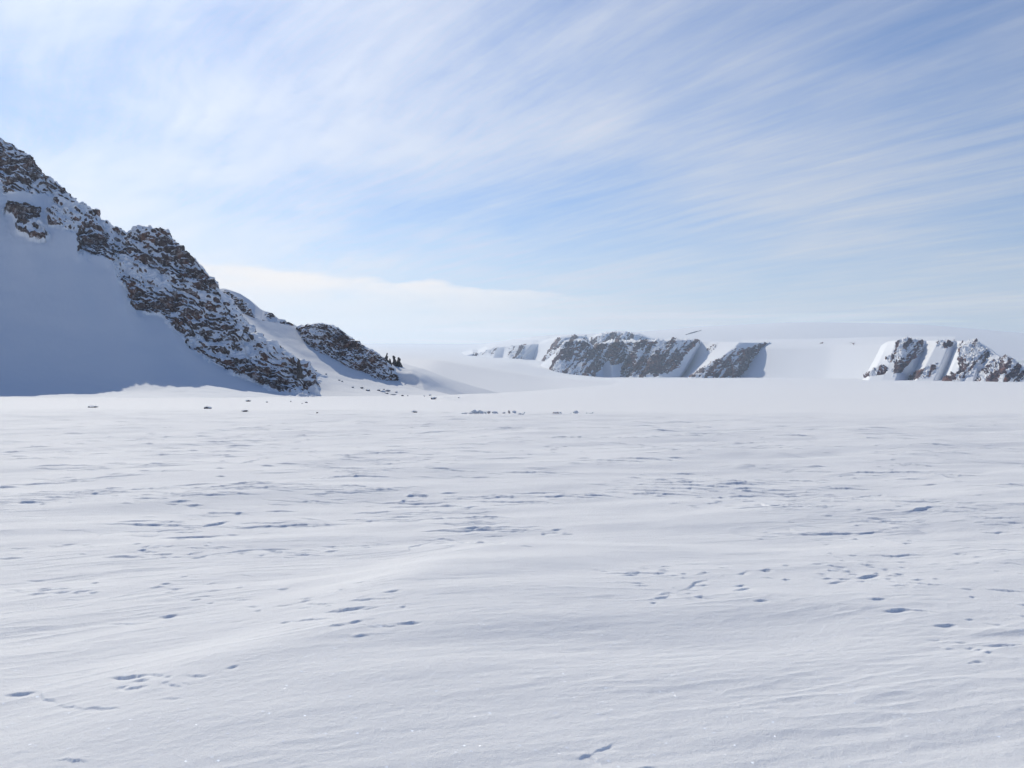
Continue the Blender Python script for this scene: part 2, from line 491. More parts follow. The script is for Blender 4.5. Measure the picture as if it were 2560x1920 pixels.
def build_spur():
    crest = [(430, 690, 905), (500, 705, 900), (547, 722, 892), (560, 721, 890), (575, 725, 888), (600, 734, 884), (622, 748, 880), (638, 764, 876), (655, 776, 872), (672, 780, 869),
             (684, 788, 867), (692, 796, 865), (712, 799, 863), (727, 806, 861), (735, 822, 868), (746, 848, 880), (770, 890, 890), (800, 920, 900)]
    C = [W(*p) for p in crest]
    back = [(x + 70, d + 150, float(ground_z(x, d + 150)) - 5) for x, d, z in C]
    mid = [W(*p) for p in [(430, 745, 862), (500, 755, 860), (560, 775, 858), (600, 790, 856), (632, 802, 853), (650, 806, 850), (690, 823, 846), (725, 829, 852), (745, 856, 868), (800, 915, 882)]]
    foot = [W(*p) for p in [(430, 880, 760), (520, 880, 762), (600, 890, 766), (680, 900, 776), (740, 930, 800), (800, 955, 830)]]
    P = lattice([back, C, mid, foot], 420, [(30, 1.1), (90, 1.0), (70, 1.1)])
    polys = [[(556, 728), (575, 728), (600, 748), (620, 765), (630, 784), (645, 800), (632, 801), (612, 790), (590, 768), (570, 752)],
             [(650, 800), (648, 818), (662, 826), (672, 812), (700, 823), (737, 826), (730, 806), (716, 803), (690, 806), (668, 802)],
             [(655, 782), (684, 784), (694, 797), (672, 794)], [(718, 828), (745, 826), (752, 834), (728, 833)]]
    sdm = rock_zone(P, polys, 4.0, 1 / 8.0, 4)
    P, rock = crag(P, sdm, 4.0, 3.2, (0.2, 0.2, 0.95, 5.0), 1.5, 0.05, 6, up=0.60)
    o = grid_mesh('spur', P, flip=True, attrs={'rock': rock})
    return tag(o, 'small snow capped spur with a flat rock ledge behind the mountain shoulder', 'spur', kind='structure', mat=M_CRAG)


def build_gully():
    left = [W(*p) for p in [(500, 735, 862), (560, 780, 815), (600, 825, 775), (655, 868, 742), (705, 905, 724), (745, 945, 712), (765, 978, 700), (790, 1000, 676), (800, 1006, 640)]]
    mid = [W(*p) for p in [(640, 795, 828), (680, 838, 813), (720, 868, 802), (755, 892, 794), (795, 928, 770), (830, 953, 748), (870, 975, 726), (910, 992, 700), (950, 1003, 655)]]
    right = [W(*p) for p in [(735, 812, 852), (765, 860, 826), (800, 884, 812), (845, 908, 803), (890, 930, 797), (940, 950, 788), (990, 966, 778), (1060, 985, 752), (1130, 1003, 690)]]
    far = [W(*p) for p in [(800, 822, 900), (850, 862, 870), (880, 890, 850), (915, 910, 836), (950, 925, 824), (1000, 948, 812), (1060, 970, 798), (1120, 985, 775), (1230, 1004, 700)]]
    P = lattice([left, mid, right, far], 300, [(70, 1.0), (70, 1.0), (40, 1.0)], by_index=True)
    P = box_smooth(P, 7, 2)
    P[..., 2] += 0.35 * fbm3(P, 1 / 18.0, 3, 8)
    o = grid_mesh('snow_slope', P, flip=False)
    return tag(o, 'smooth snow gully fanning out between the mountain toe and the rocky knoll', 'snow slope', kind='structure', mat=M_SNOW)


def build_knoll():
    crest = [(722, 835, 888), (735, 829, 866), (748, 822, 850), (758, 819, 845), (775, 817, 842), (790, 814, 839), (806, 817, 837), (815, 815, 835), (838, 819, 832), (852, 824, 830), (862, 834, 828),
             (876, 844, 826), (890, 852, 824), (904, 860, 822), (918, 873, 820), (930, 880, 818), (942, 884, 816), (952, 895, 814), (962, 905, 811), (974, 917, 808), (984, 932, 805), (998, 950, 801), (1012, 962, 798), (1026, 974, 794)]
    C = [W(*p) for p in crest]
    back = [(x + 50, d + 100, float(ground_z(x, d + 100)) - 2) for x, d, z in C]
    low = [W(*p) for p in [(728, 850, 872), (757, 868, 830), (775, 880, 821), (793, 889, 815), (824, 908, 808), (850, 918, 804), (876, 927, 801), (904, 939, 797), (941, 951, 793), (978, 967, 789), (1024, 975, 786)]]
    foot = [W(*p) for p in [(735, 885, 852), (765, 902, 792), (800, 925, 776), (850, 945, 770), (904, 966, 764), (941, 978, 760), (978, 986, 757), (1030, 992, 756)]]
    P = lattice([back, C, low, foot], 560, [(30, 1.1), (210, 1.0), (50, 1.25)])
    poly = [(730, 832), (741, 822), (757, 816), (790, 812), (843, 817), (870, 836), (905, 856), (925, 876), (945, 890), (960, 903), (975, 914), (984, 930), (1015, 962), (1012, 970), (978, 966), (941, 950),
            (904, 938), (876, 926), (824, 907), (812, 896), (793, 886), (785, 872), (757, 867), (738, 866), (732, 850)]
    sdm = rock_zone(P, [poly], 5.0, 1 / 9.0, 5) + 3.0 * fbm3(P, 1 / 4.0, 2, 73)
    px, py = project(P)
    patch = np.maximum(poly_sd(px, py, [(745, 828), (800, 826), (815, 850), (780, 860), (760, 852)]),
                       poly_sd(px, py, [(985, 930), (1015, 960), (1000, 968), (975, 945)]))
    bias = 0.32 * sstep(-8, 10, patch) + 0.45 * fbm3(P, 1 / 22.0, 3, 33) + 0.17
    P, rock = crag(P, sdm, 4.0, 4.6, (0.5, 0.2, 0.85, 5.5), 2.4, bias, 12, up=0.58)
    o = grid_mesh('knoll', P, flip=True, attrs={'rock': rock})
    return tag(o, 'rounded rocky knoll dusted with snow beyond the snow gully', 'knoll', kind='structure', mat=M_CRAG)


def build_drift():
    """wind-scooped bank at the knoll's tail, its hollow front in shade"""
    c0 = [W(*p) for p in [(900, 918, 905), (955, 908, 895), (1010, 908, 890), (1062, 922, 890), (1130, 948, 905), (1200, 968, 930), (1270, 986, 960)]]
    c1 = [W(*p) for p in [(935, 905, 838), (962, 909, 832), (995, 916, 826), (1030, 922, 822), (1062, 934, 820), (1115, 964, 824), (1215, 998, 850)]]
    c2 = [W(*p) for p in [(950, 918, 822), (978, 928, 812), (1005, 933, 807), (1030, 933, 803), (1052, 944, 799), (1090, 974, 797), (1160, 1002, 800)]]
    c3 = [W(*p) for p in [(965, 940, 816), (985, 950, 808), (1010, 955, 803), (1036, 957, 798), (1056, 958, 792), (1078, 974, 786), (1130, 1000, 775)]]
    c4 = [W(*p) for p in [(975, 972, 790), (1000, 975, 785), (1025, 979, 781), (1045, 983, 778), (1060, 982, 774), (1080, 990, 765), (1120, 1006, 745)]]
    c5 = [W(*p) for p in [(975, 990, 752), (1000, 990, 752), (1025, 991, 752), (1045, 992, 750), (1060, 994, 748), (1080, 999, 735), (1120, 1010, 705)]]
    P = lattice([c0, c1, c2, c3, c4, c5], 240, [(24, 1.0), (24, 1.0), (20, 1.0), (24, 1.0), (16, 1.0)], by_index=True)
    P = box_smooth(P, 5, 2)
    P[..., 2] += 0.25 * fbm3(P, 1 / 12.0, 3, 18)
    o = grid_mesh('snow_bank', P, flip=True)
    return tag(o, 'wind scooped snow bank with a hollow bluish front at the end of the rocky knoll', 'snow bank', kind='structure', mat=M_SNOW)


# ------------------------------------------------------------------ glacier, ice cap and far cliffs
def build_glacier():
    a = [on_ground(px, d, -2.5) for px, d in ((760, 700), (950, 740), (1100, 780), (1250, 900), (1400, 1300), (1550, 1700), (1800, 2300))]
    b = [W(*p) for p in [(760, 930, 1150), (950, 922, 1180), (1075, 916, 1200), (1200, 938, 1350), (1360, 956, 1700), (1550, 962, 2300), (1800, 960, 2700)]]
    b2 = [W(*p) for p in [(760, 905, 1500), (950, 900, 1500), (1090, 899, 1550), (1220, 921, 1750), (1370, 944, 2200), (1550, 956, 2700), (1800, 957, 3200)]]
    c = [W(*p) for p in [(760, 896, 2600), (950, 895, 2600), (1100, 902, 2800), (1240, 922, 3100), (1380, 944, 3300), (1550, 953, 3600), (1800, 955, 4000)]]
    d = [W(*p) for p in [(760, 885, 4300), (950, 885, 4300), (1120, 897, 4600), (1280, 907, 4900), (1400, 930, 5000), (1550, 947, 5100), (1800, 950, 5400)]]
    e = [W(*p) for p in [(760, 876, 7500), (950, 876, 7500), (1130, 884, 7700), (1300, 893, 7900), (1450, 900, 8100), (1600, 905, 8300), (1800, 905, 8500)]]
    f = [W(*p) for p in [(600, 866, 11000), (950, 866, 11000), (1130, 870, 11000), (1300, 876, 11000), (1450, 880, 11000), (1600, 880, 11000), (1800, 880, 11000)]]
    P = lattice([a, b, b2, c, d, e, f], 240, [(40, 1.0), (30, 1.0), (30, 1.0), (40, 1.0), (30, 1.0), (14, 1.0)], by_index=True)
    P = box_smooth(P, 6, 2)
    P[0, :, 2] -= 9; P[1, :, 2] -= 5
    s = np.clip(P[..., 1], 900, 6000)
    P[..., 2] += s * 0.0006 * fbm3(P * np.array([1.0, 0.45, 0.0]), 1 / 190.0, 4, 23)
    o = grid_mesh('glacier', P)
    tag(o, 'pale glacier tongue flowing down from the ice cap to the snow plain', 'glacier', kind='structure', mat=M_SNOW)


def build_ice_cap():
    def row(pts): return [W(*p) for p in pts]
    foot = row([(-600, 900, 9000), (400, 898, 9000), (900, 892, 9000), (1200, 892, 9000), (1350, 892, 7600), (1600, 898, 7200), (1750, 900, 6800), (2000, 900, 6600), (2300, 905, 6400), (2600, 915, 6400), (3200, 920, 6400)])
    m1 = row([(-600, 872, 11500), (400, 872, 11500), (900, 870, 11500), (1200, 868, 11000), (1350, 846, 8800), (1600, 842, 8300), (1750, 838, 8200), (2000, 836, 8000), (2300, 836, 8000), (2600, 850, 8200), (3200, 880, 8400)])
    m2 = row([(-600, 864, 13600), (400, 862, 13600), (900, 860, 13600), (1200, 861, 13000), (1350, 838, 9600), (1600, 829, 9600), (1750, 818, 9600), (2000, 808, 9600), (2300, 813, 9600), (2600, 838, 9800), (3200, 872, 10200)])
    top = row([(-600, 860, 15200), (400, 858, 15200), (900, 856, 15200), (1200, 858, 14600), (1350, 836, 10400), (1600, 828, 10600), (1750, 812, 11000), (2000, 800, 11200), (2300, 806, 11200), (2600, 834, 11200), (3200, 870, 11500)])
    rear = [(x * 1.08, d + 1500, z - 260) for x, d, z in top]
    P = lattice([foot, m1, m2, top, rear], 420, [(22, 1.0), (22, 1.0), (22, 1.0), (10, 1.0)], by_index=True)
    P = box_smooth(P, 6, 3)
    P[..., 2] += 5.0 * fbm3(P * np.array([0.35, 1.0, 0.0]), 1 / 900.0, 4, 29)
    o = grid_mesh('ice_cap', P)
    tag(o, 'broad white ice cap dome fading into the pale sky', 'ice cap', kind='structure', mat=M_SNOW)


def cliff(name, label, lines, polys, nu=420, seed=0, block=12.0, amp=7.0, rows=120, plateau=700, lift=6, up=0.62, bias=0.0, skirt=True, chute=0.95, strata=(0.25, 0.2, 0.95, 22.0), push=1.0, soft=2):
    """lines: list of (top px, row, depth, foot px, row, depth): rib and gully lines running down the face"""
    top = [W(a, b, c * push) for a, b, c, *_ in lines]; foot = [W(a, b, c * push) for *_, a, b, c in lines]
    back = [(x * (d + plateau) / d, d + plateau, CZ + (z - CZ) * (d + plateau) / d + lift) for x, d, z in top]   # the plateau climbs gently inland
    cv, segs = [back, top, foot], [(16, 1.0), (rows, 1.15)]
    if skirt:
        cv.append([(x * 0.985, d - 60, min(z, float(ground_z(x, d - 60))) - 3) for x, d, z in foot]); segs.append((8, 1.0))
    P = lattice(cv, nu, segs, by_index=True)
    P = box_smooth(P, soft, 1 if soft < 5 else 2)
    sdm = rock_zone(P, polys, 5.0, 1 / 45.0, seed)
    px, py = project(P)
    ch = fbm2((px + 0.7 * py) / 15.0, py / 60.0, 3, seed + 3)          # snow chutes running down the fall line
    P, rock = crag(P, sdm, 3.0, block, strata, amp, bias, seed, up=up, chutes=chute * ch)
    o = grid_mesh(name, P, flip=True, attrs={'rock': rock})
    return tag(o, label, 'cliff', kind='structure', mat=M_CLIFF)


def build_cliffs():
    # far bluffs, left to right
    cliff('bluff', 'small far snow bluff with two rocky teeth left of the dark headland',
          [(1100, 905, 6900, 1100, 907, 6880), (1116, 901, 6900, 1116, 907, 6870), (1150, 893, 6900, 1152, 908, 6840), (1181, 884, 6900, 1190, 905, 6800), (1195, 886, 6950, 1205, 902, 6500),
           (1217, 874, 7000, 1215, 893, 6700), (1240, 869, 7050, 1230, 905, 6400), (1262, 866, 7150, 1255, 906, 6700), (1278, 864, 7150, 1270, 905, 6500), (1300, 862, 7050, 1280, 906, 6500), (1330, 860, 7080, 1290, 905, 6600), (1346, 860, 7200, 1299, 905, 6850), (1420, 850, 7400, 1400, 905, 7100)],
          [[(1176, 886), (1186, 881), (1202, 890), (1196, 894), (1180, 890)], [(1198, 886), (1217, 876), (1216, 880), (1204, 889)], [(1219, 876), (1236, 868), (1244, 869), (1226, 890), (1230, 878), (1222, 884)],
           [(1268, 901), (1270, 888), (1279, 866), (1314, 862), (1312, 878), (1296, 900), (1280, 906)]],
          nu=300, seed=50, block=10, amp=5, rows=70, plateau=1500, lift=40, skirt=False)
    cliff('headland_behind', 'bluish back headland with rounded rock face behind the dark cliff',
          [(1340, 862, 6300, 1330, 912, 5900), (1385, 847, 6100, 1352, 907, 5750), (1400, 843, 5950, 1385, 909, 5500), (1425, 840, 5950, 1420, 912, 5500), (1462, 841, 6000, 1450, 912, 5550), (1472, 850, 6200, 1470, 910, 5900),
           (1478, 846, 6200, 1480, 905, 5800), (1500, 836, 6150, 1500, 905, 5700), (1530, 832, 6150, 1540, 900, 5700), (1558, 832, 6150, 1560, 900, 5700), (1595, 836, 6200, 1600, 900, 5750), (1625, 845, 6300, 1630, 900, 5850), (1670, 850, 6500, 1660, 900, 6000), (1720, 856, 6600, 1720, 900, 6200)],
          [[(1353, 906), (1366, 884), (1391, 847), (1425, 841), (1463, 842), (1468, 856), (1440, 870), (1420, 912), (1370, 910)],
           [(1474, 860), (1480, 846), (1518, 833), (1556, 831), (1598, 836), (1626, 849), (1600, 860), (1480, 880)]],
          nu=300, seed=60, push=1.15, block=13, amp=7, rows=80, plateau=900, lift=14, skirt=False, up=0.72)
    cliff('cliff', 'long dark flat topped rock cliff striped with snow chutes across the plain',
          [(1352, 912, 5350, 1330, 940, 5250), (1376, 893, 5200, 1378, 944, 4950), (1392, 880, 5000, 1384, 945, 4700), (1408, 860, 4950, 1398, 945, 4650), (1422, 853, 4950, 1418, 945, 4650), (1458, 852, 4950, 1455, 945, 4650), (1474, 858, 4980, 1484, 945, 4680), (1486, 868, 5060, 1490, 945, 4900),
           (1500, 858, 5120, 1510, 944, 4920), (1530, 855, 5080, 1530, 944, 4860), (1560, 855, 5160, 1566, 944, 4960), (1600, 853, 5080, 1580, 944, 4800), (1622, 852, 5080, 1620, 944, 4840), (1650, 851, 5060, 1604, 944, 4760), (1690, 850, 5040, 1660, 944, 4780), (1748, 852, 5080, 1696, 944, 4900),
           (1754, 853, 5260, 1704, 944, 5080), (1775, 853, 5200, 1716, 944, 4900), (1850, 855, 4900, 1728, 945, 4480), (1858, 856, 4900, 1745, 945, 4470), (1890, 856, 4950, 1800, 945, 4560), (1926, 857, 5080, 1856, 945, 4800), (1934, 859, 5200, 1866, 946, 5060), (1944, 862, 5420, 1886, 946, 5330)],
          [[(1372, 944), (1377, 922), (1392, 885), (1412, 853), (1460, 852), (1476, 862), (1488, 890), (1486, 946), (1390, 946)],
           [(1484, 862), (1536, 854), (1640, 850), (1748, 850), (1730, 874), (1710, 890), (1700, 915), (1650, 946), (1548, 946), (1552, 912), (1538, 914), (1512, 905), (1500, 925), (1490, 930)],
           [(1726, 945), (1745, 928), (1800, 896), (1848, 866), (1866, 874), (1896, 858), (1926, 856), (1901, 884), (1898, 908), (1878, 932), (1856, 947), (1778, 947)],
           [(1766, 880), (1778, 866), (1794, 858), (1790, 872), (1770, 884)]],
          nu=760, seed=70, block=11, amp=7, rows=150, plateau=900, lift=2, up=0.60, bias=-0.04)
    cliff('snow_ramp', 'smooth bright snow slope between the long dark cliff and the rocky headland',
          [(1850, 858, 5220, 1780, 948, 4940), (1922, 857, 4990, 1856, 949, 4690), (2000, 856, 4820, 1960, 951, 4480), (2080, 855, 4640, 2060, 952, 4280), (2150, 853, 4450, 2130, 953, 4080), (2230, 851, 4250, 2200, 955, 3880), (2400, 851, 3950, 2380, 958, 3580)],
          [[(2050, 858), (2060, 858), (2060, 860), (2050, 860)], [(2126, 858), (2140, 857), (2134, 862)]], nu=200, seed=80, block=10, amp=2, rows=60, plateau=1400, lift=26, soft=5)
    cliff('rocky_headland', 'snow streaked rocky headland rising from the plain beside the smooth snow slope',
          [(2203, 864, 3900, 2150, 955, 3500), (2222, 853, 3800, 2165, 957, 3240), (2240, 851, 3700, 2200, 958, 3200), (2268, 850, 3650, 2235, 958, 3180), (2304, 851, 3750, 2262, 958, 3330), (2316, 851, 3800, 2275, 957, 3420), (2345, 851, 3650, 2285, 957, 3140), (2375, 852, 3620, 2330, 958, 3120), (2392, 852, 3700, 2350, 958, 3300),
           (2408, 853, 3600, 2360, 958, 3050), (2440, 854, 3500, 2395, 959, 2950), (2458, 862, 3460, 2430, 959, 2930), (2475, 872, 3420, 2440, 959, 3050), (2492, 886, 3340, 2450, 959, 2900), (2510, 897, 3240, 2480, 959, 2800), (2518, 892, 3180, 2505, 959, 2750), (2530, 898, 3150, 2530, 959, 2760), (2545, 910, 3150, 2550, 958, 2800), (2580, 912, 3150, 2590, 958, 2850), (2700, 920, 3200, 2700, 956, 3000)],
          [[(2237, 856), (2268, 849), (2303, 852), (2306, 872), (2290, 896), (2268, 908), (2252, 931), (2232, 936), (2236, 912), (2214, 900), (2216, 893), (2238, 880)],
           [(2157, 946), (2174, 931), (2198, 917), (2208, 911), (2218, 921), (2210, 938), (2185, 941)],
           [(2270, 950), (2286, 932), (2316, 919), (2342, 911), (2340, 931), (2324, 945), (2300, 949)],
           [(2352, 958), (2380, 936), (2400, 932), (2394, 912), (2398, 882), (2400, 860), (2440, 852), (2458, 868), (2480, 886), (2462, 908), (2438, 918), (2428, 940), (2404, 956)],
           [(2430, 958), (2454, 930), (2476, 910), (2512, 890), (2532, 900), (2562, 930), (2562, 948), (2536, 959)],
           [(2340, 866), (2342, 854), (2390, 853), (2382, 866), (2356, 870)]],
          nu=640, seed=90, block=8, amp=6, rows=150, plateau=700, lift=2, up=0.63, bias=0.02, chute=0.8, strata=(-0.5, 0.2, 0.8, 14.0))


# ------------------------------------------------------------------ snow field with sastrugi
AZ_IN = R(34.0)
az_in = np.linspace(-AZ_IN, AZ_IN, 1300)
az_out = np.linspace(AZ_IN, 2 * math.pi - AZ_IN, 74)[1:-1]
AZ = np.concatenate([az_in, az_out])
RR = np.concatenate([np.linspace(0.35, 2.4, 16), np.geomspace(2.45, 60, 2350), np.geomspace(60.6, 700, 190)[1:], np.geomspace(720, 15500, 60)])
NA = len(az_in)

# (tip, tip, darkest height) of the scarps seen in the photograph, as sight lines to the ground
SCARPS = """12 1738 93 1728 13|98 1731 150 1760 3|150 1763 212 1770 3|205 1770 301 1770 9|272 1695 370 1685 14|370 1685 417 1690 5|301 1724 370 1714 9|414 1708 463 1717 5|463 1687 521 1690 3
561 1671 596 1662 7|720 1554 845 1545 6|816 1530 937 1518 12|868 1502 984 1497 4|822 1564 868 1561 5|868 1560 903 1549 4|955 1482 1001 1474 7|747 1520 781 1518 5|764 1509 839 1510 3|689 1474 723 1471 4
394 1543 446 1538 10|475 1500 509 1497 5|518 1508 538 1507 3|619 1516 651 1516 4|639 1526 653 1525 3|399 1459 431 1458 8|451 1442 475 1441 3|133 1482 179 1478 6|93 1477 139 1472 4|278 1559 336 1559 2
69 1451 116 1452 3|231 1458 246 1456 3|321 1339 399 1341 4|405 1345 567 1338 8|567 1337 602 1337 3|498 1318 579 1302 9|579 1315 613 1320 5|393 1302 480 1312 3|283 1306 393 1302 2|428 1351 463 1348 5
330 1360 359 1358 4|353 1375 376 1374 4|399 1387 434 1384 4|278 1389 301 1388 3|475 1397 521 1387 4|521 1387 642 1373 4|642 1373 735 1373 3|810 1380 851 1377 4|903 1370 938 1367 3|1018 1375 1071 1355 5
1102 1352 1215 1358 7|1215 1358 1290 1358 3|1157 1325 1204 1320 3|735 1294 810 1302 2|1375 1326 1404 1322 6|1404 1333 1419 1333 4|1352 1336 1362 1335 3|2055 1290 2081 1290 5|2102 1294 2212 1308 4|1974 1323 1992 1328 3|2012 1332 2142 1336 4
2165 1389 2310 1387 3|2379 1383 2408 1385 4|1506 1433 1662 1432 3|1558 1439 1598 1436 5|1621 1435 1662 1432 5|2142 1446 2200 1436 11|2232 1436 2258 1435 4|2223 1453 2270 1458 6|2270 1457 2368 1464 5|2067 1460 2110 1453 6
1951 1449 1974 1448 5|1905 1425 1928 1422 4|1841 1436 1865 1428 4|1694 1480 1760 1448 4|1618 1499 1673 1487 5|1621 1507 1642 1506 4|1720 1490 1789 1498 5|1827 1477 1876 1470 4|1833 1466 1859 1462 4|1879 1502 1919 1500 7
2168 1498 2212 1496 8|2203 1528 2270 1523 12|2270 1523 2350 1531 5|2328 1564 2385 1561 9|2408 1548 2434 1548 4|2458 1557 2512 1562 4|2443 1614 2560 1610 8|2426 1625 2452 1622 6|2426 1654 2455 1653 5|2460 1472 2560 1478 7|2402 1471 2437 1474 4
2420 1492 2434 1491 5|2541 1433 2575 1434 4|2541 1511 2580 1511 7|2547 1540 2580 1541 5|1439 1897 1480 1886 7|1480 1885 1529 1859 4|1482 1893 1503 1912 3|1598 1919 1640 1918 6|124 1109 189 1113 4|45 1257 90 1255 5|95 1261 114 1261 3|109 1244 157 1242 4
169 1238 209 1236 4|254 1223 313 1218 5|219 1237 254 1233 3|343 1237 388 1237 5|333 1247 398 1247 6|420 1256 477 1252 7|455 1263 507 1263 6|343 1178 380 1177 4|259 1159 316 1160 3|149 1084 214 1084 4|537 1118 637 1115 4|467 1126 497 1127 4|512 1128 632 1129 4
552 1144 597 1141 4|547 1153 567 1154 3|537 1171 562 1171 4|537 1191 564 1192 6|592 1160 646 1145 3|651 1164 691 1166 7|691 1159 751 1159 3|786 1166 840 1166 5|930 1117 1019 1117 4|761 1087 945 1094 2|1019 1119 1084 1124 3|1014 1241 1034 1240 5
1044 1241 1069 1241 6|960 1268 1094 1267 4|994 1258 1019 1251 4|582 1283 609 1283 5|656 1278 746 1278 3|1243 1180 1487 1186 4|1014 1241 1070 1239 4|1099 1234 1145 1232 3|1155 1272 1197 1266 5|1564 1194 1606 1195 4|1631 1200 1677 1202 4
1677 1184 1740 1186 4|1684 1206 1776 1207 4|1776 1213 1867 1209 3|1815 1242 1903 1242 5|1889 1227 1987 1227 5|1917 1242 2015 1242 5|1903 1258 1931 1269 5|1966 1258 2001 1261 5|2015 1165 2072 1167 5|2220 1158 2340 1167 6|2269 1182 2333 1186 5|2298 1214 2340 1211 4
2255 1283 2326 1269 8|2111 1094 2213 1098 4|1437 1146 1480 1146 4|1338 1124 1395 1128 5|1670 1144 1705 1146 4|1353 1093 1480 1094 3|2446 1121 2488 1122 3|1628 1075 1705 1080 3|25 1140 75 1141 4|10 1132 50 1131 3|1240 1071 1290 1070 3"""


class Field:
    """heights on the polar lattice; carve() presses one scarp into it"""
    def __init__(s):
        s.A, s.Rg = np.meshgrid(az_in, RR)
        s.X = s.Rg * np.sin(s.A); s.Y = s.Rg * np.cos(s.A)
        s.H = np.zeros_like(s.X)
        s.da = az_in[1] - az_in[0]

    def carve(s, cx, cy, th, L, Wd, A, bend=0.0, peak=0.0, pit=0.6, steep=0.5, wob=0.0, seed=0):
        r = math.hypot(cx, cy); a = math.atan2(cx, cy)
        ext = max(L * 1.05, Wd + 0.2 * L) + abs(bend) * L
        i0, i1 = np.searchsorted(RR, (r - ext, r + ext))
        k = ext / max(r - ext * 0.5, 0.3)
        j0 = int((a - k + AZ_IN) / s.da); j1 = int((a + k + AZ_IN) / s.da) + 2
        j0 = max(j0, 0); j1 = min(j1, NA)
        if j1 - j0 < 2 or i1 - i0 < 2: return
        X = s.X[i0:i1, j0:j1] - cx; Y = s.Y[i0:i1, j0:j1] - cy
        c, sn = math.cos(th), math.sin(th)
        u = (X * c + Y * sn) / L; v = -X * sn + Y * c
        up = np.clip(u, -1, 1)
        env = np.clip(1 - up * up, 0, 1) ** 1.5 * (1 + peak * up) * (np.abs(u) < 1)
        front = bend * L * (u * u - 0.5)
        if wob:
            front = front + wob * L * (n2(u * 2.2 + seed, u * 0 + 0.37 * seed, 3) + 0.4 * n2(u * 6.5 + seed, u * 0 + 0.7 * seed, 4))
        t = v - front
        w = max(A * steep, 0.0018 * r)
        face = np.where(t < -w, 0.0, np.where(t < 0, (1 + t / w), 0))
        tail = np.where(t >= 0, np.clip(1 - t / Wd, 0, 1) ** 1.6, 0)
        wp = 3.2 * A + 0.02                                   # the hollow blown out below the lip
        hollow = np.where(t < -w, np.clip(1 - (-t - w) / wp, 0, 1) ** 1.5, np.where(t < 0, -t / w, 0))
        s.H[i0:i1, j0:j1] += env * A * ((1 - pit) * (face + tail) - pit * hollow)


